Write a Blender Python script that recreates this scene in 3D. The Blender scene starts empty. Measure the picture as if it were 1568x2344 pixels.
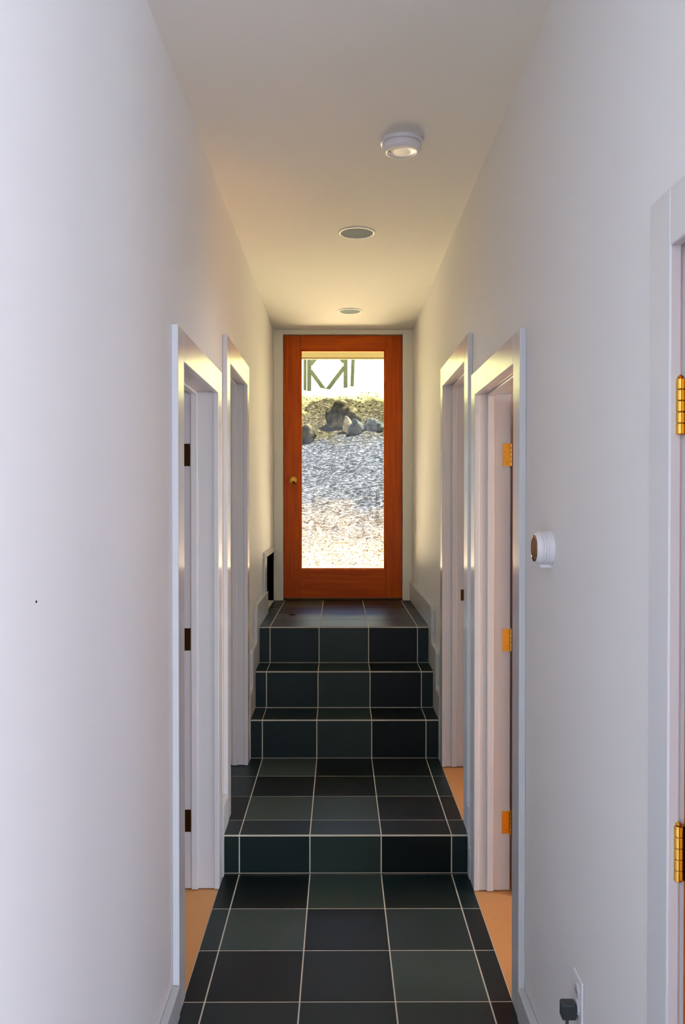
import bpy, bmesh, math, random
from mathutils import Vector, Matrix, noise
S = bpy.context.scene
COL = S.collection
R = math.radians

# ------------------------------------------------------------------ camera
F = 1900.0                                   # focal length in pixels of the 1568x2344 frame
cam_d = bpy.data.cameras.new('camera')
cam_d.sensor_fit = 'VERTICAL'; cam_d.sensor_height = 36.0; cam_d.sensor_width = 36.0
cam_d.lens = 36.0 * F / 2344.0
cam_d.clip_start = 0.05; cam_d.clip_end = 300
cam = bpy.data.objects.new('camera', cam_d); COL.objects.link(cam)
cam.location = (0, 0, 1.6)
cam.rotation_euler = (R(90) - math.atan(22 / F), 0, -math.atan(6 / F))
S.camera = cam

# ------------------------------------------------------------------ view, world, sun, large lights
S.view_settings.view_transform = 'Standard'; S.view_settings.look = 'None'
S.view_settings.gamma = 1.0; S.view_settings.use_curve_mapping = False
S.view_settings.exposure = 0.0
w = bpy.data.worlds.new('sky'); S.world = w; w.use_nodes = True
nt = w.node_tree; nt.nodes.clear()
sky = nt.nodes.new('ShaderNodeTexSky'); sky.sky_type = 'NISHITA'; sky.sun_disc = False
sky.sun_elevation = R(50); sky.sun_rotation = R(100)
bgn = nt.nodes.new('ShaderNodeBackground'); bgn.inputs['Strength'].default_value = 0.55
wo = nt.nodes.new('ShaderNodeOutputWorld')
nt.links.new(sky.outputs[0], bgn.inputs[0]); nt.links.new(bgn.outputs[0], wo.inputs[0])

def sun(name, direction, strength, color, angle):
    d = bpy.data.lights.new(name, 'SUN'); d.energy = strength; d.color = color; d.angle = R(angle)
    o = bpy.data.objects.new(name, d); COL.objects.link(o)
    o.rotation_euler = Vector(direction).to_track_quat('-Z', 'Y').to_euler()
sun('sun', (-0.36, -0.31, -0.88), 125.0, (1.0, 0.94, 0.80), 1.0)

def area(name, loc, target, sx, sy, power, color):
    d = bpy.data.lights.new(name, 'AREA'); d.shape = 'RECTANGLE'; d.size = sx; d.size_y = sy
    d.energy = power; d.color = color
    o = bpy.data.objects.new(name, d); COL.objects.link(o); o.location = loc
    o.rotation_euler = (Vector(target) - Vector(loc)).to_track_quat('-Z', 'Y').to_euler()
    return o
# daylight through the foyer windows behind the camera and through the bedroom windows
area('foyer_side_daylight', (3.05, -1.3, 1.45), (0, -0.9, 1.45), 2.2, 1.9, 88, (0.71, 0.785, 1.0))
area('foyer_back_daylight', (1.95, -3.1, 1.5), (-0.1, 1.5, 1.6), 1.8, 1.9, 245, (0.71, 0.785, 1.0))
# added lamp lying on the patio, standing in for sunlight bounced into the hall
area('patio_fill_lamp', (0, 8.35, 0.815), (0, 8.35, 5), 5.0, 3.0, 680, (1.0, 0.79, 0.46))
area('left_room_daylight', (-3.2, 2.3, 1.5), (0, 2.7, 1.2), 1.2, 1.2, 9, (0.9, 0.9, 1.0))
area('right_room_daylight', (3.25, 2.3, 1.5), (0, 2.7, 1.0), 1.2, 1.2, 32, (0.90, 0.94, 1.0))
area('left_back_room_daylight', (-3.2, 5.0, 1.6), (0, 4.6, 1.3), 1.2, 1.2, 12, (0.9, 0.9, 1.0))
area('right_back_room_daylight', (3.25, 5.0, 1.6), (0, 4.6, 1.3), 1.2, 1.2, 28, (0.90, 0.94, 1.0))

# ------------------------------------------------------------------ materials
def s2l(c):
    return tuple((v / 12.92 if v <= 0.04045 else ((v + 0.055) / 1.055) ** 2.4) for v in [x / 255 for x in c]) + (1,)
def mat(name, rgb, rough=0.5, metal=0.0, spec=0.5, lin=False, var=0.0, vscale=4.0, bump=0.0, bscale=200.0):
    m = bpy.data.materials.new(name); m.use_nodes = True
    t = m.node_tree; b = t.nodes['Principled BSDF']
    c = tuple(rgb) + (1,) if lin else s2l(rgb)
    b.inputs['Base Color'].default_value = c
    b.inputs['Roughness'].default_value = rough; b.inputs['Metallic'].default_value = metal
    b.inputs['Specular IOR Level'].default_value = spec
    tc = t.nodes.new('ShaderNodeTexCoord')
    if var > 0:
        n = t.nodes.new('ShaderNodeTexNoise'); n.inputs['Scale'].default_value = vscale; n.inputs['Detail'].default_value = 3
        mx = t.nodes.new('ShaderNodeMix'); mx.data_type = 'RGBA'
        mx.inputs[6].default_value = tuple(v * (1 - var) for v in c[:3]) + (1,)
        mx.inputs[7].default_value = tuple(min(1, v * (1 + var)) for v in c[:3]) + (1,)
        t.links.new(tc.outputs['Object'], n.inputs['Vector']); t.links.new(n.outputs['Fac'], mx.inputs[0])
        t.links.new(mx.outputs[2], b.inputs['Base Color'])
    if bump > 0:
        n = t.nodes.new('ShaderNodeTexNoise'); n.inputs['Scale'].default_value = bscale; n.inputs['Detail'].default_value = 4
        bp = t.nodes.new('ShaderNodeBump'); bp.inputs['Strength'].default_value = bump; bp.inputs['Distance'].default_value = 0.002
        t.links.new(tc.outputs['Object'], n.inputs['Vector']); t.links.new(n.outputs['Fac'], bp.inputs['Height'])
        t.links.new(bp.outputs['Normal'], b.inputs['Normal'])
    return m

M = {}
M['paint'] = mat('wall paint', (231, 230, 228), 0.62, spec=0.35, var=0.01, bump=0.08)
M['ceiling'] = mat('ceiling paint', (232, 229, 224), 0.8, spec=0.2, var=0.01)
M['trim'] = mat('gloss trim paint', (216, 217, 218), 0.19, spec=0.45, var=0.01)
M['base'] = mat('baseboard paint', (200, 203, 203), 0.3, spec=0.45, var=0.01)
M['endtrim'] = mat('end frame paint', (235, 232, 220), 0.35, spec=0.4)
M['white'] = mat('white plastic', (236, 234, 236), 0.3)
M['brass'] = mat('polished brass', (222, 172, 78), 0.2, metal=1.0, var=0.05, vscale=30)
M['dialgold'] = mat('dark gold mirror', (150, 100, 52), 0.07, metal=1.0)
M['bronze'] = mat('dark bronze', (70, 46, 18), 0.3, metal=0.9)
M['black'] = mat('black', (14, 13, 13), 0.4)
M['dark'] = mat('dark charcoal plastic', (52, 58, 60), 0.4)
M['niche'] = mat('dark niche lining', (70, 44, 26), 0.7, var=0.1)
M['roomfloor'] = mat('tan room floor', (214, 156, 96), 0.75, var=0.06, vscale=60, bump=0.2)
M['roomwall'] = mat('room wall paint', (214, 206, 196), 0.7)
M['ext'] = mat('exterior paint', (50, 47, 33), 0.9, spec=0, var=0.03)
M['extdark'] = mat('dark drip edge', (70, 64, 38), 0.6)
M['lens'] = mat('grey lamp lens', (120, 134, 142), 0.7, spec=0.05, var=0.03, vscale=30)
M['roof'] = mat('roofing', (90, 84, 78), 0.9, var=0.1)

def wood(name, c1, c2, rough, axis):
    m = bpy.data.materials.new(name); m.use_nodes = True
    t = m.node_tree; b = t.nodes['Principled BSDF']
    tc = t.nodes.new('ShaderNodeTexCoord'); mp = t.nodes.new('ShaderNodeMapping')
    sc = [28, 28, 28]; sc['xyz'.index(axis)] = 1.6
    mp.inputs['Scale'].default_value = sc
    n = t.nodes.new('ShaderNodeTexNoise'); n.inputs['Scale'].default_value = 1.6; n.inputs['Detail'].default_value = 6
    n.inputs['Distortion'].default_value = 0.6
    r = t.nodes.new('ShaderNodeValToRGB'); r.color_ramp.elements[0].position = 0.3; r.color_ramp.elements[1].position = 0.72
    r.color_ramp.elements[0].color = s2l(c1); r.color_ramp.elements[1].color = s2l(c2)
    t.links.new(tc.outputs['Object'], mp.inputs['Vector']); t.links.new(mp.outputs[0], n.inputs['Vector'])
    t.links.new(n.outputs['Fac'], r.inputs[0]); t.links.new(r.outputs[0], b.inputs['Base Color'])
    b.inputs['Roughness'].default_value = rough; b.inputs['Specular IOR Level'].default_value = 0.16
    return m
M['doorwood'] = wood('cherry stained wood upright', (160, 62, 0), (194, 84, 1), 0.34, 'z')
M['doorwood_h'] = wood('cherry stained wood level', (160, 62, 0), (194, 84, 1), 0.34, 'x')
M['weathered'] = wood('weathered timber', (72, 80, 60), (108, 110, 86), 0.9, 'z')

def tile_mat():
    m = bpy.data.materials.new('dark slate tile'); m.use_nodes = True
    t = m.node_tree; b = t.nodes['Principled BSDF']
    g = t.nodes.new('ShaderNodeNewGeometry'); r = t.nodes.new('ShaderNodeValToRGB')
    e = r.color_ramp.elements
    e[0].position = 0; e[0].color = s2l((4, 16, 16)); e[1].position = 1; e[1].color = s2l((64, 78, 70))
    x = e.new(0.5); x.color = s2l((12, 22, 19)); x = e.new(0.8); x.color = s2l((26, 42, 42))
    n = t.nodes.new('ShaderNodeTexNoise'); n.inputs['Scale'].default_value = 5; n.inputs['Detail'].default_value = 6
    tc = t.nodes.new('ShaderNodeTexCoord')
    mx = t.nodes.new('ShaderNodeMix'); mx.data_type = 'RGBA'; mx.blend_type = 'MULTIPLY'; mx.inputs[0].default_value = 0.35
    t.links.new(g.outputs['Random Per Island'], r.inputs[0]); t.links.new(tc.outputs['Object'], n.inputs['Vector'])
    t.links.new(r.outputs[0], mx.inputs[6]); t.links.new(n.outputs['Color'], mx.inputs[7])
    hs = t.nodes.new('ShaderNodeRGBToBW'); t.links.new(n.outputs['Color'], hs.inputs[0]); t.links.new(hs.outputs[0], mx.inputs[7])
    t.links.new(mx.outputs[2], b.inputs['Base Color'])
    n2 = t.nodes.new('ShaderNodeTexNoise'); n2.inputs['Scale'].default_value = 160
    bp = t.nodes.new('ShaderNodeBump'); bp.inputs['Strength'].default_value = 0.12; bp.inputs['Distance'].default_value = 0.001
    t.links.new(tc.outputs['Object'], n2.inputs['Vector']); t.links.new(n2.outputs['Fac'], bp.inputs['Height'])
    t.links.new(bp.outputs['Normal'], b.inputs['Normal'])
    b.inputs['Roughness'].default_value = 0.38; b.inputs['Specular IOR Level'].default_value = 0.26
    return m
M['tile'] = tile_mat()
M['grout'] = mat('pale grout', (214, 208, 190), 0.85)

def glass_mat():
    m = bpy.data.materials.new('clear door glass'); m.use_nodes = True
    t = m.node_tree; t.nodes.clear()
    tr = t.nodes.new('ShaderNodeBsdfTransparent'); gl = t.nodes.new('ShaderNodeBsdfGlossy'); gl.inputs['Roughness'].default_value = 0.0
    fr = t.nodes.new('ShaderNodeFresnel'); fr.inputs['IOR'].default_value = 1.45
    mx = t.nodes.new('ShaderNodeMixShader'); o = t.nodes.new('ShaderNodeOutputMaterial')
    t.links.new(fr.outputs[0], mx.inputs[0]); t.links.new(tr.outputs[0], mx.inputs[1]); t.links.new(gl.outputs[0], mx.inputs[2])
    t.links.new(mx.outputs[0], o.inputs[0])
    return m
M['glass'] = glass_mat()

# ------------------------------------------------------------------ helpers
def obj(name, bm, mats, parent=None, smooth=False, bevel=0.0):
    me = bpy.data.meshes.new(name)
    bmesh.ops.recalc_face_normals(bm, faces=bm.faces)
    bm.to_mesh(me); bm.free()
    if not isinstance(mats, (list, tuple)): mats = [mats]
    for m in mats: me.materials.append(m)
    if smooth:
        for p in me.polygons: p.use_smooth = True
    o = bpy.data.objects.new(name, me); COL.objects.link(o)
    if parent: o.parent = parent
    if bevel > 0:
        b = o.modifiers.new('bevel', 'BEVEL'); b.width = bevel; b.segments = 2; b.limit_method = 'ANGLE'
    return o
def tag(o, label=None, cat=None, group=None, kind=None):
    if label: o['label'] = label
    if cat: o['category'] = cat
    if group: o['group'] = group
    if kind: o['kind'] = kind
    return o
def empty(name, loc=(0, 0, 0)):
    o = bpy.data.objects.new(name, None); COL.objects.link(o); o.location = loc; o.empty_display_size = 0.1; return o
def box(bm, x0, x1, y0, y1, z0, z1, mi=0):
    v = [bm.verts.new(p) for p in ((x0,y0,z0),(x1,y0,z0),(x1,y1,z0),(x0,y1,z0),(x0,y0,z1),(x1,y0,z1),(x1,y1,z1),(x0,y1,z1))]
    for f in ((0,3,2,1),(4,5,6,7),(0,1,5,4),(1,2,6,5),(2,3,7,6),(3,0,4,7)):
        bm.faces.new([v[i] for i in f]).material_index = mi
def lathe(bm, prof, n=40, axis='z', origin=(0, 0, 0), mi=0):
    """prof: list of (radius, height) along the axis"""
    rings = []
    o = Vector(origin)
    for r, h in prof:
        ring = []
        for i in range(n):
            a = 2 * math.pi * i / n; c, s_ = r * math.cos(a), r * math.sin(a)
            p = {'z': (c, s_, h), 'x': (h, c, s_), 'y': (c, h, s_)}[axis]
            ring.append(bm.verts.new(o + Vector(p)))
        rings.append(ring)
    for a, b in zip(rings, rings[1:]):
        for i in range(n):
            bm.faces.new((a[i], a[(i+1) % n], b[(i+1) % n], b[i])).material_index = mi
    for ring in (rings[0], rings[-1]):
        bm.faces.new(ring).material_index = mi
def prism_yz(bm, pts, x0, x1):
    a = [bm.verts.new((x0, y, z)) for y, z in pts]; b = [bm.verts.new((x1, y, z)) for y, z in pts]
    n = len(pts); bm.faces.new(a); bm.faces.new(b[::-1])
    for i in range(n): bm.faces.new((a[i], a[(i+1) % n], b[(i+1) % n], b[i]))
def holed(u0, u1, v0, v1, holes, t0, t1, axes):
    """a slab spanning u and v with rectangular holes, thickness t0..t1; axes maps (u,v,t) to xyz"""
    us = sorted({u0, u1} | {h[0] for h in holes} | {h[1] for h in holes}); us = [u for u in us if u0 <= u <= u1]
    vs = sorted({v0, v1} | {h[2] for h in holes} | {h[3] for h in holes}); vs = [v for v in vs if v0 <= v <= v1]
    solid = {}
    for i in range(len(us)-1):
        for j in range(len(vs)-1):
            cu, cv = (us[i]+us[i+1])/2, (vs[j]+vs[j+1])/2
            solid[i, j] = not any(h[0] < cu < h[1] and h[2] < cv < h[3] for h in holes)
    bm = bmesh.new(); cache = {}
    def V(u, v, t):
        k = (round(u, 5), round(v, 5), round(t, 5))
        if k not in cache:
            d = {'u': u, 'v': v, 't': t}; cache[k] = bm.verts.new([d[c] for c in axes])
        return cache[k]
    for (i, j), s_ in solid.items():
        if not s_: continue
        a, b, c, d = us[i], us[i+1], vs[j], vs[j+1]
        for t in (t0, t1): bm.faces.new((V(a,c,t), V(b,c,t), V(b,d,t), V(a,d,t)))
        if not solid.get((i-1, j)): bm.faces.new((V(a,c,t0), V(a,d,t0), V(a,d,t1), V(a,c,t1)))
        if not solid.get((i+1, j)): bm.faces.new((V(b,c,t0), V(b,d,t0), V(b,d,t1), V(b,c,t1)))
        if not solid.get((i, j-1)): bm.faces.new((V(a,c,t0), V(b,c,t0), V(b,c,t1), V(a,c,t1)))
        if not solid.get((i, j+1)): bm.faces.new((V(a,d,t0), V(b,d,t0), V(b,d,t1), V(a,d,t1)))
    return bm
GAP = 0.0048
def tiles(us, vs, t, n_out, axes, body=0.05):
    """bevelled tiles with grout joints; the tile faces lie at t, n_out (+1/-1) is the outward side"""
    bm = bmesh.new()
    def P(u, v, tt):
        d = {'u': u, 'v': v, 't': tt}; return [d[c] for c in axes]
    for i in range(len(us)-1):
        for j in range(len(vs)-1):
            g = GAP/2
            a, b, c, d = us[i]+g, us[i+1]-g, vs[j]+g, vs[j+1]-g
            if b - a < .004 or d - c < .004: continue
            e = 0.0012
            lo = t - n_out*0.006
            o = [bm.verts.new(P(*q, lo)) for q in ((a,c),(b,c),(b,d),(a,d))]
            m_ = [bm.verts.new(P(*q, t - n_out*e)) for q in ((a,c),(b,c),(b,d),(a,d))]
            s_ = [bm.verts.new(P(*q, t)) for q in ((a+e,c+e),(b-e,c+e),(b-e,d-e),(a+e,d-e))]
            bm.faces.new(s_); bm.faces.new(o)
            for k in range(4):
                l = (k+1) % 4
                bm.faces.new((o[k], o[l], m_[l], m_[k])); bm.faces.new((m_[k], m_[l], s_[l], s_[k]))
    # the grout bed
    lo, hi = t - n_out*body, t - n_out*0.0012
    a, b, c, d = us[0], us[-1], vs[0], vs[-1]
    vv = [bm.verts.new(P(u, v, tt)) for tt in (lo, hi) for u, v in ((a,c),(b,c),(b,d),(a,d))]
    for f in ((0,1,2,3),(4,5,6,7),(0,1,5,4),(1,2,6,5),(2,3,7,6),(3,0,4,7)):
        bm.faces.new([vv[i] for i in f]).material_index = 1
    return bm

# ------------------------------------------------------------------ key dimensions
WL, WR = -0.52, 0.572            # wall faces
TL, TR = -0.66, 0.70             # backs of the side walls
CE = 2.951                       # ceiling
YE = 6.52                        # face of the end wall
Z1, Z2, Z3, Z4 = 0.17, 0.388, 0.605, 0.83
Y1, Y2, Y3, Y4 = 3.557, 4.62, 4.885, 5.137
XS = [-0.433, -0.129, 0.178, 0.481]
LN = (2.66, 3.42, 0.0, 2.055); LF = (3.785, 4.50, Z1, Z1 + 2.07)      # left openings y0 y1 z0 z1
RN = (2.64, 3.40, 0.0, 2.045); RF = (3.68, 4.47, Z1, Z1 + 2.06)
RD = (0.62, 1.395, 0.0, 2.035)                                        # closed door on the right, foreground
NI = (5.76, 6.52, Z4, 1.22)                                           # low recess

# ------------------------------------------------------------------ floors, steps
ys = [3.557 - 0.305*k for k in range(22)][::-1]
xs0 = [WL - 0.0, *XS, WR]
far_x = [-0.433 - 0.304*k for k in range(1, 4)][::-1]
bm = tiles([-0.505, *XS, 0.555], ys, 0.0, 1, 'uvt')
o = tag(obj('floor', bm, [M['tile'], M['grout']]), 'dark slate tile floor of the lower hall, at the foot of the single step', 'floor', kind='structure')
bm = tiles([0.555, 0.785, 1.09, 1.395, 1.7, 2.005, 2.31, 2.615, 2.92], [y for y in ys if y < 0.55], 0.0, 1, 'uvt')
tag(obj('floor', bm, [M['tile'], M['grout']]), 'dark slate tile floor of the foyer to the right behind the hall', 'floor', kind='structure')
# single step
st = tag(empty('tiled_step', (0, Y1, 0)), 'single dark tiled step up from the lower hall floor to the middle landing', 'step')
def child(name, bm, mats, parent, **k):
    o = obj(name, bm, mats, None, **k); o.parent = parent; o.matrix_parent_inverse = Matrix.Translation(-Vector(parent.location)); return o
child('riser', tiles([WL+.001, *XS, WR-.001], [0.002, Z1-0.0058], Y1, -1, 'utv', .03), [M['tile'], M['grout']], st)
child('tread', tiles([WL+.001, *XS, WR-.001], [Y1, 3.722], Z1, 1, 'uvt', .0056), [M['tile'], M['grout']], st)
bm = tiles([-0.82, -0.737, *XS, 0.555], [3.722, 4.025, 4.322, Y2+.02], Z1, 1, 'uvt', .06)
tag(obj('floor', bm, [M['tile'], M['grout']]), 'dark tiled middle landing between the single step and the flight of three', 'floor', kind='structure')
fl = tag(empty('stair_flight', (0, Y2, Z1)), 'flight of three dark tiled stairs climbing to the upper landing', 'stairs')
for (yy, za, zb) in ((Y2, Z1+.001, Z2), (Y3, Z2+.001, Z3), (Y4, Z3+.001, Z4)):
    child('riser', tiles([WL+.001, *XS, WR-.001], [za, zb-0.0058], yy, -1, 'utv', .03), [M['tile'], M['grout']], fl)
for (ya, yb, zz) in ((Y2, Y3, Z2), (Y3, Y4, Z3)):
    child('tread', tiles([WL+.001, *XS, WR-.001], [ya, yb-.001], zz, 1, 'uvt', .0056), [M['tile'], M['grout']], fl)
bm = tiles([WL+.001, *XS, WR-.001], [Y4, 5.442, 5.747, 6.052, 6.357, 6.60], Z4, 1, 'uvt', .0056)
tag(obj('floor', bm, [M['tile'], M['grout']]), 'upper tiled landing in front of the glazed wooden door', 'floor', kind='structure')
# room floors beside the hall
def slab(name, x0, x1, y0, y1, z0, z1, m, label, cat='floor'):
    b = bmesh.new(); box(b, x0, x1, y0, y1, z0, z1)
    return tag(obj(name, b, m), label, cat, kind='structure')
slab('floor', -3.2, -0.506, 1.0, 3.55, -0.06, -0.002, M['roomfloor'], 'tan floor seen through the nearer left doorway')
slab('floor', 0.556, 3.2, 1.0, 3.55, -0.06, -0.002, M['roomfloor'], 'tan floor seen through the nearer right doorway')
slab('floor', 0.556, 3.2, 3.62, 6.5, Z1-.06, Z1-.002, M['roomfloor'], 'tan floor seen through the farther right doorway')
slab('floor', -3.2, -0.82, 3.62, 6.5, Z1-.06, Z1-.002, M['roomfloor'], 'tan floor of the room beyond the farther left doorway')

# ------------------------------------------------------------------ walls and ceiling
tag(obj('wall_left', holed(-3.2, 6.66, 0, CE, [(2.64,3.44,-1,LN[3]+.02),(3.765,4.52,-1,LF[3]+.02),(5.76,6.52,Z4,1.22)], WL, TL, 'tuv'), M['paint']),
    'smooth pale wall along the left side of the hall', 'wall', kind='structure')
tag(obj('wall_right', holed(0.42, 6.66, 0, CE, [(0.60,1.415,-1,RD[3]+.02),(2.62,3.42,-1,RN[3]+.02),(3.66,4.49,-1,RF[3]+.02)], WR, TR, 'tuv'), M['paint']),
    'smooth pale wall along the right side of the hall', 'wall', kind='structure')
tag(obj('wall_back', holed(-3.3, 3.4, 0, 3.2, [(-0.47,0.515,0.80,2.94)], YE, 6.66, 'utv'), M['paint']), 'pale end wall around the glazed wooden door', 'wall', kind='structure')
tag(obj('wall_foyer', holed(-0.66, 3.2, 0, CE, [(1.05,2.85,.55,2.45)], -3.2, -3.3, 'utv'), M['paint']), 'foyer wall behind the camera', 'wall', kind='structure')
tag(obj('wall_foyer', holed(-3.3, 0.52, 0, CE, [(-2.4,-.2,.5,2.4)], 3.1, 3.2, 'tuv'), M['paint']), 'foyer wall to the right of the camera', 'wall', kind='structure')
slab('wall_foyer', TR, 3.2, 0.42, 0.52, 0, CE, M['paint'], 'short foyer return wall beside the hall', 'wall')
slab('ceiling', -3.3, 3.3, -3.3, 6.66, CE, CE+.06, M['ceiling'], 'smooth white ceiling over the hall and landings', 'ceiling')
slab('roof', -3.6, 3.6, -3.6, 6.8, CE+.25, CE+.4, M['roof'], 'house roof', 'roof')
# side rooms
for s_, xo in ((-1, -3.3), (1, 3.2)):
    side = 'left' if s_ < 0 else 'right'
    tag(obj('wall_room', holed(0.9, 6.52, -.05, CE, [(1.7,2.9,.9,2.1),(4.4,5.6,1,2.2)], xo, xo+.1, 'tuv'), M['roomwall']), 'outer wall of the rooms on the %s' % side, 'wall', kind='structure')
    xa, xb = (TR, 3.2) if s_ > 0 else (-3.2, TL)
    slab('wall_room', xa, xb, 0.9, 1.0, -.05, CE, M['roomwall'], 'near wall of the %s front room' % side, 'wall')
    slab('wall_room', xa, xb, 3.55, 3.62, -.05, CE, M['roomwall'], 'wall between the two %s rooms' % side, 'wall')

# recess at the end of the left wall
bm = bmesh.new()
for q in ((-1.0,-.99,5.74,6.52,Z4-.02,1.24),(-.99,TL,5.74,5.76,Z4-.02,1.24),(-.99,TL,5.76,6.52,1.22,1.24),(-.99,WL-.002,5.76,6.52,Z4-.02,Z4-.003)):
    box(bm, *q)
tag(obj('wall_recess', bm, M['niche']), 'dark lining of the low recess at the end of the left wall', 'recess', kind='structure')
bm = bmesh.new(); x0, x1 = WL, WL+.014
box(bm, x0, x1, 5.61, 5.76, Z4+.155, 1.22); box(bm, x0, x1, 5.61, 6.498, 1.22, 1.258)
tag(obj('trim_1', bm, M['trim'], bevel=.002), 'white trim around the low dark recess left of the glazed door', 'trim', kind='structure')

# baseboards
def bb(name, pts, side, label):
    b = bmesh.new()
    xa, xb = (WL, WL+.024) if side < 0 else (WR-.024, WR)
    prism_yz(b, pts, xa, xb)
    tag(obj(name, b, M['base'], bevel=.004), label, 'baseboard', kind='structure')
bb('baseboard_left', [(-3.2,0),(2.56,0),(2.56,.1),(-3.2,.1)], -1, 'low white baseboard along the near left wall')
bb('baseboard_right', [(1.49,0),(2.545,0),(2.545,.1),(1.49,.1)], 1, 'low white baseboard on the right wall between two door casings')
for sd, ca, cb, nm in ((-1, 3.52, 3.685, 'left'), (1, 3.495, 3.578, 'right')):
    bb('baseboard_%s' % nm, [(ca,0),(Y1-.007,0),(Y1-.007,Z1+.001),(cb,Z1+.001),(cb,Z1+.13),(3.532,Z1+.13),(3.52,.13),(ca,.13)], sd, 'short stepped baseboard beside the single step on the %s' % nm)
def skirt(side, name, yend, ycas, label):
    T = .975 if side > 0 else .985
    pts = [(ycas,Z1+.001),(Y2-.007,Z1+.001),(Y2-.007,Z2+.001),(Y3-.007,Z2+.001),(Y3-.007,Z3+.001),(Y4-.007,Z3+.001),(Y4-.007,Z4+.001),(yend,Z4+.001),
           (yend,T),(5.02,T),(4.98,T-.03),(4.98,.78),(4.95,.755),(4.76,.755),(4.74,.73),(4.74,.55),(4.71,.53),(ycas,.53)]
    bb(name, pts, side, label)
skirt(-1, 'baseboard_left', 5.74, 4.585, 'stepped baseboard climbing the left wall beside the flight of stairs')
skirt(1, 'baseboard_right', 6.498, 4.562, 'stepped baseboard climbing the right wall beside the flight of stairs')

# ------------------------------------------------------------------ door frames and doors in the side walls
def frame(name, side, op, cn, cf, top, label, depth_back, stop0, strike=None):
    """side -1 left wall, +1 right wall; casing from cn (near outer) to cf (far outer), outer top at z=top"""
    y0, y1, z0, z1 = op
    e = tag(empty(name, ((WL if side < 0 else WR), y0, z0)), label, 'door frame', kind='structure')
    wf = abs(WL if side < 0 else WR)
    def X(a, b): a, b = side*a, side*b; return (min(a, b), max(a, b))
    b = bmesh.new(); xa, xb = X(wf-.021, wf)
    box(b, xa, xb, cn, y0+.006, z0+.001, top); child('casing', b, M['trim'], e, bevel=.003)
    b = bmesh.new(); box(b, xa, xb, y1-.006, cf, z0+.001, top); child('casing', b, M['trim'], e, bevel=.003)
    b = bmesh.new(); box(b, xa, xb, y0+.006, y1-.006, z1-.006, top-.0005); child('head_casing', b, M['trim'], e, bevel=.003)
    b = bmesh.new(); xa, xb = X(wf-.004, depth_back)
    box(b, xa, xb, y0-.018, y0, z0+.002, z1); box(b, xa, xb, y1, y1+.018, z0+.002, z1); box(b, xa, xb, y0-.018, y1+.018, z1, z1+.018)
    child('jamb', b, M['trim'], e, bevel=.002)
    b = bmesh.new(); xa, xb = X(stop0, stop0+.028)
    box(b, xa, xb, y0, y0+.012, z0+.002, z1); box(b, xa, xb, y1-.012, y1, z0+.002, z1); box(b, xa, xb, y0+.012, y1-.012, z1-.012, z1)
    child('door_stop', b, M['trim'], e, bevel=.003)
    if strike:
        b = bmesh.new(); xa, xb = X(strike[0], strike[0]+.03); box(b, xa, xb, y1-.0015, y1, strike[1]-.03, strike[1]+.03)
        tag(child('strike_plate', b, M['bronze'], e), 'dark metal strike plate')
    return e
frame('trim_2', -1, LN, 2.566, 3.515, 2.150, 'white casing and jamb of the nearer left doorway, with hinges coloured like a dark reflection', .66, .585)
frame('trim_3', -1, LF, 3.685, 4.58, 2.345, 'white casing and jamb of the farther left doorway, past the single step', .66, .556)
frame('trim_4', 1, RN, 2.545, 3.49, 2.135, 'white casing and jamb of the nearer right doorway, with brass hinges', .70, .603)
frame('trim_5', 1, RF, 3.58, 4.555, 2.33, 'white casing and jamb of the farther right doorway, past the single step', .70, .603, (.652, 1.10))
frame('trim_6', 1, RD, 0.535, 1.481, 2.125, 'wide flat white casing at the right edge around the closed red-brown door', .70, .625)

def hinge_mesh(r=.0065, H=.092, leaf=.036):
    """leaf lies in the x-z plane from x=-leaf to 0, barrel along z at x=0"""
    b = bmesh.new()
    box(b, -leaf, -.003, -.0012, .0012, -H/2, H/2)
    n = 5; seg = H/n
    for k in range(n):
        lathe(b, [(r*.9, -H/2+k*seg+.0004), (r, -H/2+k*seg+.0016), (r, -H/2+(k+1)*seg-.0016), (r*.9, -H/2+(k+1)*seg-.0004)], 16, origin=(0, -.003, 0))
    lathe(b, [(r*.5, H/2), (r*.75, H/2+.002), (r*.3, H/2+.005)], 12, origin=(0, -.003, 0))
    lathe(b, [(r*.3, -H/2-.005), (r*.75, -H/2-.002), (r*.5, -H/2)], 12, origin=(0, -.003, 0))
    for sx, sz in ((.3, .36), (.62, .12), (.3, -.36), (.62, -.12)):   # screw heads
        lathe(b, [(.0034, -.0022), (.0026, -.0030)], 10, axis='y', origin=(-leaf*sx-.006, 0, H*sz))
    return b
def open_door(name, side, xh, y, z0, hz, label, hm, hx, width=.72, height=2.01):
    """slab swung 90 degrees into the room, hinged on the far jamb at y"""
    e = tag(empty(name, (side*xh, y, z0)), label, 'door', kind='structure')
    b = bmesh.new(); a, c = sorted((side*xh, side*(xh+width)))
    box(b, a, c, y-.046, y-.008, z0+.012, z0+height)
    child('door_slab', b, M['doorwood'], e, bevel=.002)
    for z in hz:
        b = hinge_mesh()
        if side < 0:
            bmesh.ops.scale(b, vec=(-1, 1, 1), verts=b.verts)
        for v in b.verts: v.co += Vector((side*hx, y-.0014, z))
        child('hinge', b, hm, e)
    xk = side*(xh+width-.065)
    b = bmesh.new()
    lathe(b, [(.032,-.047),(.032,-.052),(.012,-.055),(.012,-.078),(.024,-.085),(.028,-.098),(.022,-.108),(.006,-.111)], 28, 'y', (xk, y, z0+.94))
    child('knob', b, M['brass'], e, smooth=True)
open_door('door_1', 1, .704, RN[1], 0, (.284,1.035,1.795), 'red-brown wooden door swung open inside the nearer right doorway on brass hinges', M['brass'], .702)
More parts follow.
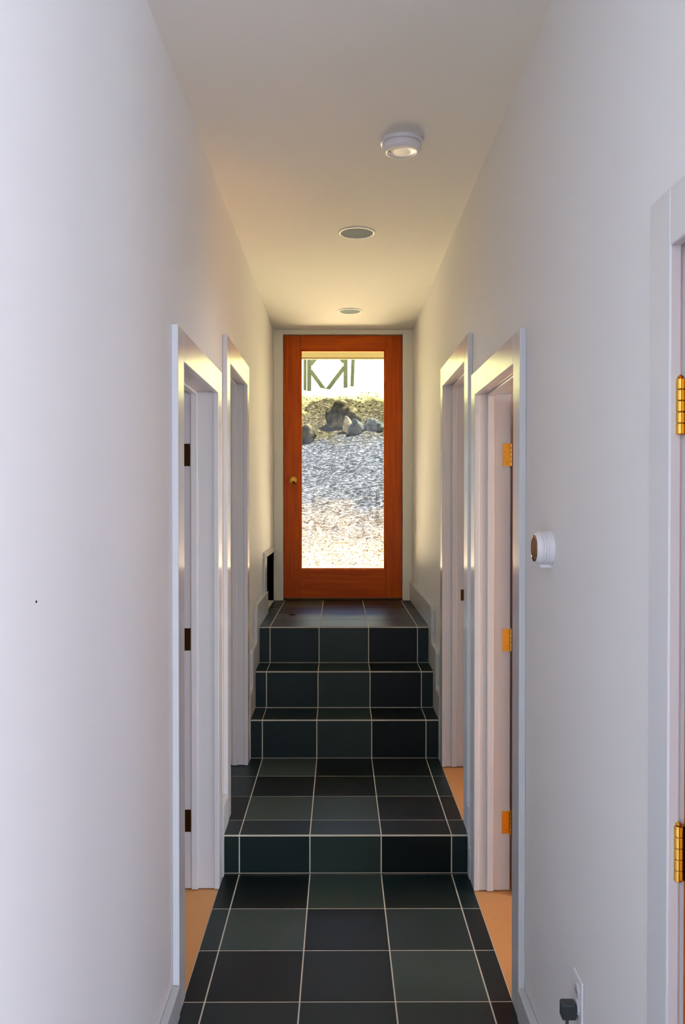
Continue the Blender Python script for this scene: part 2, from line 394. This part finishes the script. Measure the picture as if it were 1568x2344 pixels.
open_door('door_2', -1, .665, LN[1], 0, (.284,1.035,1.795), 'wooden door swung open inside the nearer left doorway on hinges coloured like a dark reflection', M['bronze'], .652)  # the dark these hinges reflect is put into their metal colour
open_door('door_3', 1, .704, RF[1], Z1, (Z1+.284,), 'red-brown wooden door swung open inside the farther right doorway', M['brass'], .735)

# closed door, right foreground
e = tag(empty('door_4', (.58, RD[0], 0)), 'closed red-brown wooden door at the right edge with polished brass hinges', 'door', kind='structure')
b = bmesh.new(); box(b, .580, .618, RD[0]+.003, RD[1]-.003, .012, RD[3]-.003)
child('door_slab', b, M['doorwood'], e, bevel=.0015)
for z in (.26, 1.01, 1.76):
    b = bmesh.new(); H = .094; yh = RD[1]-.002
    n = 5; seg = H/n; r = .0075
    for k in range(n):
        lathe(b, [(r*.88, -H/2+k*seg+.0003),(r,-H/2+k*seg+.0015),(r,-H/2+(k+1)*seg-.0015),(r*.88,-H/2+(k+1)*seg-.0003)], 20, origin=(.569, yh-.006, z))
    lathe(b, [(r*.5, H/2),(r*.8,H/2+.002),(r*.3,H/2+.006)], 14, origin=(.569, yh-.006, z))
    box(b, .562, .5785, yh, yh+.0018, z-H/2, z+H/2)
    box(b, .5770, .5798, yh-.034, yh-.006, z-H/2, z+H/2)
    child('hinge', b, M['brass'], e)
b = bmesh.new()
lathe(b, [(.033,.580),(.033,.574),(.012,.57),(.012,.548),(.024,.541),(.028,.528),(.022,.518),(.006,.515)], 28, 'x', (0, RD[0]+.065, .94))
child('knob', b, M['brass'], e, smooth=True)

# ------------------------------------------------------------------ glazed end door
DX0, DX1, DZ0, DZ1 = -0.442, 0.489, 0.848, 2.912
GX0, GX1, GZ0, GZ1 = -0.300, 0.347, 1.082, 2.788
e = tag(empty('trim_7', (0, YE, Z4)), 'pale frame around the glazed wooden door at the end of the hall', 'door frame', kind='structure')
for q in ((WL+.001, DX0-.003, 6.50, YE, Z4+.001, CE-.001), (DX1+.003, WR-.001, 6.50, YE, Z4+.001, CE-.001)):
    b = bmesh.new(); box(b, *q); child('casing', b, M['endtrim'], e, bevel=.002)
b = bmesh.new(); box(b, DX0-.003, DX1+.003, 6.50, YE, DZ1+.003, CE-.001); child('head_casing', b, M['endtrim'], e, bevel=.002)
b = bmesh.new()
box(b, -.47, DX0-.003, YE, 6.66, Z4+.001, 2.94); box(b, DX1+.003, .515, YE, 6.66, Z4+.001, 2.94); box(b, DX0-.003, DX1+.003, YE, 6.66, DZ1+.003, 2.94)
child('jamb', b, M['endtrim'], e)
b = bmesh.new(); box(b, DX0-.003, DX1+.003, 6.601, 6.70, Z4-.04, Z4+.006); child('sill', b, M['bronze'], e, bevel=.002)
b = bmesh.new(); box(b, DX0-.0025, DX1+.0025, 6.525, 6.60, Z4+.0005, Z4+.0165); child('threshold', b, M['bronze'], e, bevel=.003)

b = bmesh.new(); e7 = e
box(b, DX0-.0025, DX0+.012, 6.5815, 6.60, Z4+.016, DZ1+.0025); box(b, DX1-.012, DX1+.0025, 6.5815, 6.60, Z4+.016, DZ1+.0025); box(b, DX0+.0125, DX1-.0125, 6.5815, 6.60, DZ1-.012, DZ1+.0025)
child('door_stop', b, M['endtrim'], e)

e = tag(empty('door_5', (0, 6.545, DZ0)), 'glazed red-brown wooden door with a tall glass pane at the end of the hall', 'door', kind='structure')
y0, y1 = 6.535, 6.58
for xa, xb in ((DX0, GX0-.012), (GX1+.012, DX1)):
    b = bmesh.new(); box(b, xa, xb, y0, y1, DZ0, DZ1); child('stile', b, M['doorwood'], e, bevel=.0025)
for za, zb in ((DZ0, GZ0-.012), (GZ1+.012, DZ1)):
    b = bmesh.new(); box(b, GX0-.0115, GX1+.0115, y0, y1, za, zb); child('rail', b, M['doorwood_h'], e, bevel=.0025)
# glazing bead with a sloping section
b = bmesh.new()
ox = [(GX0-.012, GZ0-.012),(GX1+.012, GZ0-.012),(GX1+.012, GZ1+.012),(GX0-.012, GZ1+.012)]
ix = [(GX0, GZ0),(GX1, GZ0),(GX1, GZ1),(GX0, GZ1)]
rings = [[b.verts.new((x, yy, z)) for x, z in pts] for pts, yy in ((ox, y1-.006),(ox, y0+.003),(ix, y0+.014),(ix, y1-.006))]
for p in range(4):
    A, B = rings[p], rings[(p+1) % 4]
    for i in range(4): b.faces.new((A[i], A[(i+1)%4], B[(i+1)%4], B[i]))
child('glazing_bead', b, M['doorwood_h'], e)
b = bmesh.new(); box(b, GX0-.006, GX1+.006, 6.556, 6.5605, GZ0-.006, GZ1+.006); child('glass_pane', b, M['glass'], e)
kx, kz = -.369, 1.775
b = bmesh.new()
lathe(b, [(.034,y0),(.034,y0-.003),(.028,y0-.007),(.012,y0-.009),(.011,y0-.03),(.022,y0-.036),(.027,y0-.048),(.024,y0-.058),(.012,y0-.063),(.002,y0-.064)], 40, 'y', (kx, 0, kz))
tag(child('knob', b, M['brass'], e, smooth=True), 'round brass knob')

# ------------------------------------------------------------------ ceiling fittings
def can(x, y, r, label):
    e = tag(empty('recessed_light', (x, y, CE)), label, 'ceiling light', group='recessed ceiling lights')
    b = bmesh.new(); n = 48
    prof = [(r, -.0005), (r-.004, -.005), (r-.012, -.006), (r-.015, -.002), (r-.015, -.0003)]
    rings = [[b.verts.new((x+rr*math.cos(2*math.pi*i/n), y+rr*math.sin(2*math.pi*i/n), CE+h)) for i in range(n)] for rr, h in prof]
    for A, B in zip(rings, rings[1:]):
        for i in range(n): b.faces.new((A[i], A[(i+1)%n], B[(i+1)%n], B[i]))
    child('trim_ring', b, M['white'], e, smooth=True)
    b = bmesh.new(); lathe(b, [(r-.0145, -.0003), (r-.0145, -.0015), (r-.03, -.0018)], 48, origin=(x, y, CE)); child('lens', b, M['lens'], e)
can(.085, 4.17, .094, 'larger-looking round unlit recessed light, the nearer of two in the ceiling')
can(.071, 5.87, .086, 'round unlit recessed light in the ceiling just before the glazed door')

sx, sy = .2315, 3.12
e = tag(empty('smoke_detector', (sx, sy, CE)), 'round white smoke detector on the ceiling, nearest the viewer', 'smoke detector')
b = bmesh.new(); lathe(b, [(.080,0),(.081,-.006),(.079,-.012),(.074,-.013)], 56, origin=(sx, sy, CE)); child('mounting_base', b, M['white'], e, smooth=False)
b = bmesh.new(); lathe(b, [(.072,-.013),(.074,-.018),(.073,-.030),(.068,-.038),(.058,-.0425),(.054,-.0425),(.052,-.041),(.03,-.0412),(.004,-.0414)], 56, origin=(sx, sy, CE)); child('cover', b, M['white'], e, smooth=True)
b = bmesh.new()
for k in range(8):
    a = R(150 + k*5); c = Vector((sx-.006+.045*math.cos(a), sy-.005+.034*math.sin(a)-.012, CE-.0428))
    box(b, c.x-.003, c.x+.003, c.y-.0022, c.y+.0022, c.z-.0008, c.z+.0014)
tag(child('sounder_slot', b, M['black'], e), 'small curved black slot')

# ------------------------------------------------------------------ wall fittings
ty, tz = 2.245, 1.476
e = tag(empty('thermostat', (WR, ty, tz)), 'round white dial thermostat with a shiny gold face on the right wall', 'thermostat')
b = bmesh.new(); lathe(b, [(.046, WR), (.047, WR-.004), (.045, WR-.007)], 48, 'x', (0, ty, tz)); child('wall_plate', b, M['white'], e, smooth=False)
b = bmesh.new(); pr = [(.0435, WR-.007)]
for k in range(4):
    h = WR-.009-k*.007; pr += [(.0445, h), (.0445, h-.0045), (.0425, h-.006)]
pr += [(.042, WR-.038), (.040, WR-.043), (.037, WR-.0455)]
lathe(b, pr, 48, 'x', (0, ty, tz)); child('dial', b, M['white'], e)
b = bmesh.new(); lathe(b, [(.0365, WR-.0455), (.036, WR-.0468), (.03, WR-.0475)], 48, 'x', (0, ty, tz)); tag(child('face', b, M['dialgold'], e), 'shiny gold face')
b = bmesh.new(); box(b, WR-.03, WR, ty-.006, ty+.006, tz-.052, tz-.043); child('lever', b, M['white'], e)

oy, oz = 1.965, .415
e = tag(empty('wall_outlet', (WR, oy, oz)), 'white wall outlet low on the right wall at the bottom edge', 'outlet')
b = bmesh.new(); box(b, WR-.006, WR, oy-.036, oy+.036, oz-.058, oz+.058); child('cover_plate', b, M['white'], e, bevel=.003)
for dz in (.02, -.02):
    b = bmesh.new(); lathe(b, [(.0165, WR-.006), (.0165, WR-.0085), (.015, WR-.009)], 24, 'x', (0, oy, oz+dz)); c = child('receptacle', b, M['base'], e)
    b2 = bmesh.new()
    for dy in (-.006, .006): box(b2, WR-.0094, WR-.0088, oy+dy-.001, oy+dy+.001, oz+dz-.004, oz+dz+.004)
    o2 = obj('slot', b2, M['black']); o2.parent = c
e = tag(empty('plug', (WR-.0095, oy, oz-.03)), 'dark grey plug sticking out of the lower socket of the wall outlet', 'plug')
b = bmesh.new(); box(b, WR-.045, WR-.0096, oy-.014, oy+.016, oz-.045, oz-.006); child('body', b, M['dark'], e, bevel=.005)
b = bmesh.new(); lathe(b, [(.004, oz-.09), (.004, oz-.045)], 12, origin=(WR-.03, oy, 0)); child('cord', b, M['dark'], e, smooth=True)

b = bmesh.new(); lathe(b, [(.0022, WL), (.0022, WL+.0012), (.001, WL+.0018)], 14, 'x', (0, 1.42, 1.43))
tag(obj('nail_head', b, M['black']), 'tiny dark nail head in the bare left wall', 'nail')
b = bmesh.new()
lathe(b, [(.020, Z4+.0002), (.023, Z4+.004), (.018, Z4+.008), (.006, Z4+.0095)], 18, origin=(-.325, 5.67, 0))
for v in b.verts: v.co.x = -.325 + (v.co.x+.325)*1.05; v.co.y = 5.67 + (v.co.y-5.67)*.7
tag(obj('floor_cap', b, M['black'], smooth=True), 'small flat black cap lying on the left side of the upper landing', 'cap')

# ------------------------------------------------------------------ outdoors
PROF = [(6.6,.76),(9.95,.76),(10.3,.82),(11.5,1.12),(13,1.90),(15,2.72),(16.5,3.42),(18,3.93),(20,4.30),(24,5.2),(35,8.4),(60,17),(90,26)]
def hgt(x, y):
    for (a, za), (b_, zb) in zip(PROF, PROF[1:]):
        if a <= y <= b_:
            z = za + (zb-za)*(y-a)/(b_-a); break
    else: z = PROF[-1][1]
    k = max(0, min(1, (y-10.2)/1.5))
    z += k*(.16*noise.noise(Vector((x*.9, y*.9, 0))) + .07*noise.noise(Vector((x*3.1, y*3.1, 5))) + .03*noise.noise(Vector((x*9, y*9, 2))))
    if 17.6 < y < 30: z += .02*(x)*min(1, (y-17.6))
    return z
def grid(name, xsn, ysn, m, label, cat):
    b = bmesh.new(); V = [[b.verts.new((x, y, hgt(x, y))) for x in xsn] for y in ysn]
    for j in range(len(ysn)-1):
        for i in range(len(xsn)-1): b.faces.new((V[j][i], V[j][i+1], V[j+1][i+1], V[j+1][i]))
    return tag(obj(name, b, m, smooth=True), label, cat, kind='structure')
def ground_mat(name, cols, scale, stretch=1.0, lo=.35, hi=.65):
    m = bpy.data.materials.new(name); m.use_nodes = True
    t = m.node_tree; b = t.nodes['Principled BSDF']; b.inputs['Roughness'].default_value = .9; b.inputs['Specular IOR Level'].default_value = 0
    tc = t.nodes.new('ShaderNodeTexCoord'); mp = t.nodes.new('ShaderNodeMapping'); mp.inputs['Scale'].default_value = (1, stretch, stretch)
    n = t.nodes.new('ShaderNodeTexNoise'); n.inputs['Scale'].default_value = scale; n.inputs['Detail'].default_value = 8; n.inputs['Roughness'].default_value = .68
    r = t.nodes.new('ShaderNodeValToRGB'); e = r.color_ramp.elements
    for k, c in enumerate(cols):
        p = lo + (hi-lo)*k/(len(cols)-1)
        x = e[k] if k < 2 else e.new(p)
        x.position = p; x.color = s2l(c)
    bp = t.nodes.new('ShaderNodeBump'); bp.inputs['Strength'].default_value = .8; bp.inputs['Distance'].default_value = .04
    t.links.new(tc.outputs['Object'], mp.inputs[0]); t.links.new(mp.outputs[0], n.inputs['Vector'])
    t.links.new(n.outputs['Fac'], r.inputs[0]); t.links.new(r.outputs[0], b.inputs['Base Color'])
    t.links.new(n.outputs['Fac'], bp.inputs['Height']); t.links.new(bp.outputs[0], b.inputs['Normal'])
    return m
def lin(a, b_, n): return [a+(b_-a)*i/n for i in range(n+1)]
slab('floor_patio_bounce', -4, 4, 6.701, 10.3, .70, .80, mat('warm bounce paving', (254, 232, 180), .8, var=.03), 'unseen warm patio added outside the glazed door to bounce light indoors', 'patio')  # unseen patio, added and coloured to bounce warm light into the hall
def slope_mat():
    """one earth material; zones of leaf litter, stones in painted tree shade, bank and grass that change with distance up the slope"""
    m = bpy.data.materials.new('hillside earth'); m.use_nodes = True
    t = m.node_tree; b = t.nodes['Principled BSDF']; b.inputs['Roughness'].default_value = .95; b.inputs['Specular IOR Level'].default_value = 0
    tc = t.nodes.new('ShaderNodeTexCoord')
    def noise_n(sc, det=6, rough=.65, stretch=(1, 1, 1), dist=0):
        mp = t.nodes.new('ShaderNodeMapping'); mp.inputs['Scale'].default_value = stretch
        n = t.nodes.new('ShaderNodeTexNoise'); n.inputs['Scale'].default_value = sc; n.inputs['Detail'].default_value = det
        n.inputs['Roughness'].default_value = rough; n.inputs['Distortion'].default_value = dist
        t.links.new(tc.outputs['Object'], mp.inputs[0]); t.links.new(mp.outputs[0], n.inputs['Vector']); return n
    def ramp(fac, stops):
        r = t.nodes.new('ShaderNodeValToRGB'); e = r.color_ramp.elements
        for k, (p, c) in enumerate(stops):
            x = e[k] if k < 2 else e.new(p); x.position = p; x.color = s2l(c)
        t.links.new(fac, r.inputs[0]); return r
    fine = noise_n(20, 10, .8, (.7, 1.5, 1.5), .1)
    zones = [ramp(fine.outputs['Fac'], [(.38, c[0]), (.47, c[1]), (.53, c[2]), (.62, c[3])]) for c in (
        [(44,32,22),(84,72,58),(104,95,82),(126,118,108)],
        [(6,8,11),(24,28,33),(48,52,57),(98,99,101)],  # bluish grey zone: tree shade put into the earth colour
        [(8,8,4),(24,24,13),(42,40,26),(84,78,60)],
        [(84,92,44),(116,118,70),(140,138,98),(150,148,120)])]
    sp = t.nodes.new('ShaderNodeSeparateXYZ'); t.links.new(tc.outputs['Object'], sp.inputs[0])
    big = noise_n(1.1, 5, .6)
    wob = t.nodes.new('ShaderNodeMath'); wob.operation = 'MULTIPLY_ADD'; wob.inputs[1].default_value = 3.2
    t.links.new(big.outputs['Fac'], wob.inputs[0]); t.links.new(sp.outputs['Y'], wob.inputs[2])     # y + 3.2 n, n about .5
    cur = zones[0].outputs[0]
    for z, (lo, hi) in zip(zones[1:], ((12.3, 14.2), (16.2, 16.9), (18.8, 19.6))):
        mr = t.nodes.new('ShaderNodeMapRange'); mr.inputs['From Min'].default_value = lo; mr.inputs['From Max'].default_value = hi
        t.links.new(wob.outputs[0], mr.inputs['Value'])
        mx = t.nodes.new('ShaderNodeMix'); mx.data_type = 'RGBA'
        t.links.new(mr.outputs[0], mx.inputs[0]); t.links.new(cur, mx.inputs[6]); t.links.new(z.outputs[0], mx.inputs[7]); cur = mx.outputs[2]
    t.links.new(cur, b.inputs['Base Color'])
    bp = t.nodes.new('ShaderNodeBump'); bp.inputs['Strength'].default_value = .9; bp.inputs['Distance'].default_value = .05
    t.links.new(fine.outputs['Fac'], bp.inputs['Height']); t.links.new(bp.outputs[0], b.inputs['Normal'])
    return m
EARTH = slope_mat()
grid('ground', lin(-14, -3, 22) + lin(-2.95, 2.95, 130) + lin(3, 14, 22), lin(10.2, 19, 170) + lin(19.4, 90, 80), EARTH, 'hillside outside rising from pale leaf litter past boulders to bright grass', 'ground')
# scattered litter: uncountable
random.seed(5)
def scatter(name, n, yr, cols, smin, smax, label, cat):
    b = bmesh.new()
    for _ in range(n):
        y = random.uniform(*yr); x = random.uniform(-.06*y-.25, .075*y+.25); s_ = random.uniform(smin, smax)
        z = hgt(x, y) + s_*.25
        a = random.uniform(0, 6.28); tl = random.uniform(-.7, .7); k = random.uniform(.35, .8)
        m_ = Matrix.Translation((x, y, z)) @ Matrix.Rotation(a, 4, 'Z') @ Matrix.Rotation(tl, 4, 'X')
        P = [(-s_,0,0),(-.3*s_,-k*s_*.6,.12*s_),(.5*s_,-k*s_*.5,.1*s_),(s_,0,.25*s_),(.4*s_,k*s_*.55,.1*s_),(-.4*s_,k*s_*.5,.12*s_)]
        v = [b.verts.new(m_ @ Vector(p)) for p in P]; c = b.verts.new(m_ @ Vector((0,0,-.1*s_)))
        mi = random.randrange(len(cols))
        for i in range(6): b.faces.new((v[i], v[(i+1)%6], c)).material_index = mi
    tag(obj(name, b, [mat('%s %d' % (cat, i), c, .9, spec=0) for i, c in enumerate(cols)]), label, cat, kind='stuff')
scatter('leaf_litter', 2200, (10.3, 12.9), [(104,94,76),(60,40,26),(42,44,28),(130,122,110),(26,18,12),(76,58,42)], .007, .019, 'fallen leaves and chips strewn over the pale lower slope outside', 'leaf litter')
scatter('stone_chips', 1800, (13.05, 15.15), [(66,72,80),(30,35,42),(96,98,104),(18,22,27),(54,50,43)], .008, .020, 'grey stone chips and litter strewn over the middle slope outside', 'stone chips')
scatter('bank_weeds', 1200, (15.35, 17.9), [(34,35,16),(22,28,12),(54,48,28),(14,16,7),(88,82,62)], .010, .028, 'low olive weeds and leaves on the bank around the boulders', 'weeds')

def boulder(px, d, py_bot, wpx, hpx, m, seed, label, sharp=1.0, depth=.7):
    x = (px-778)*d/F; hw = wpx*d/F/2; hh = hpx*d/F
    zb = hgt(x, d)
    b = bmesh.new(); bmesh.ops.create_icosphere(b, subdivisions=4, radius=1)
    for v in b.verts:
        p = v.co.copy()
        n_ = noise.noise(p*1.3 + Vector((seed, 0, 0)))*.30 + noise.noise(p*3.2 + Vector((0, seed, 0)))*.16 + noise.noise(p*9 + Vector((0, 0, seed)))*.05
        q = p*(1+n_)
        for ax in (Vector((.6,-.5,.62)), Vector((-.7,-.4,.5)), Vector((.1,-.9,.3)), Vector((.3,.2,.93))):
            a = ax.normalized(); dd = q.dot(a) - .80*sharp
            if dd > 0: q -= a*dd*.85
        v.co = q
    lo = [min(v.co[i] for v in b.verts) for i in range(3)]; hi = [max(v.co[i] for v in b.verts) for i in range(3)]
    for v in b.verts:
        u = [(v.co[i]-lo[i])/(hi[i]-lo[i]) for i in range(3)]
        v.co = Vector((x + (u[0]-.5)*2*hw, d + (u[1]-.5)*2*hw*depth, zb + (u[2]*1.28-.28)*hh))
    e_ = obj('boulder', b, m, smooth=True)
    tag(e_, label, 'rock', group='boulders on the bank outside')
rk1 = ground_mat('mossy brown rock', [(10,10,5),(28,27,15),(46,43,28),(72,68,52)], 9, 1, .36, .64)
rk2 = ground_mat('grey rock', [(22,26,25),(42,46,43),(62,66,61)], 12, 1, .36, .64)
rk3 = ground_mat('pale rock', [(74,68,50),(104,98,78),(124,120,104)], 12, 1, .36, .64)
boulder(786, 15.75, 975, 84, 58, rk1, 1.3, 'large mossy brown boulder on the bank outside the glazed door')
boulder(795, 15.35, 975, 22, 40, rk3, 4.1, 'small pale upright stone in front of the large mossy boulder', depth=.5)
boulder(815, 15.2, 985, 36, 36, rk2, 7.7, 'grey rounded rock right of the pale upright stone')
boulder(854, 15.5, 975, 52, 30, rk2, 9.2, 'long grey rock at the right end of the bank outside')
boulder(704, 15.1, 985, 44, 36, rk1, 12.5, 'low brown rock at the left end of the bank outside')
# eave above the patio
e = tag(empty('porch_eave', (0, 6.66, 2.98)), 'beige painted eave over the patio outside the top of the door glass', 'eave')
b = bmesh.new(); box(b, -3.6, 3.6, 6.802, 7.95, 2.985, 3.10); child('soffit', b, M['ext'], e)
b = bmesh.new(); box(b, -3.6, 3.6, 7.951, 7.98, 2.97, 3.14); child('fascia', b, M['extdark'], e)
# gate
GD = 20.0; k = GD/F
def gx(px): return (px-778)*k
def gz(py): return 1.6 + (1150-py)*k
def bar(b, p0, p1, w, dpt=.05):
    p0, p1 = Vector(p0), Vector(p1); d = (p1-p0); n_ = Vector((-d.z, 0, d.x)).normalized()*w/2; t = Vector((0, dpt/2, 0))
    v = [b.verts.new(q) for q in (p0-n_-t, p0+n_-t, p1+n_-t, p1-n_-t, p0-n_+t, p0+n_+t, p1+n_+t, p1-n_+t)]
    for f in ((0,1,2,3),(4,7,6,5),(0,4,5,1),(1,5,6,2),(2,6,7,3),(3,7,4,0)): b.faces.new([v[i] for i in f])
e = tag(empty('wooden_gate', (gx(750), GD, gz(898))), 'weathered timber gate with diagonal braces at the top of the slope outside', 'gate')
top = 782
for px, nm in ((708, 'stile'), (791, 'stile')):
    b = bmesh.new(); bar(b, (gx(px), GD, gz(899)), (gx(px), GD, gz(top)), .10); child(nm, b, M['weathered'], e)
for py in (897, top+4):
    b = bmesh.new(); bar(b, (gx(711.5), GD+.012, gz(py)), (gx(787), GD+.012, gz(py)), .05, .04); child('rail', b, M['weathered'], e)
for a, c in (((711,850),(744,895)), ((788,842),(748,895)), ((711,836),(748,790)), ((788,830),(751,790))):
    b = bmesh.new(); bar(b, (gx(a[0]), GD-.035, gz(a[1])), (gx(c[0]), GD-.035, gz(c[1])), .095, .03); child('brace', b, M['weathered'], e)
for px, w_, tilt, lab in ((697.5, .07, 0, 'weathered fence post left of the gate outside'), (806, .085, 5, 'weathered fence post right of the gate outside')):
    zb = hgt(gx(px), GD+.25)-.06
    b = bmesh.new(); bar(b, (gx(px), GD+.25, zb), (gx(px+tilt), GD+.25, zb+1.35), w_, .08)
    tag(obj('fence_post', b, M['weathered']), lab, 'post', group='fence posts by the gate')
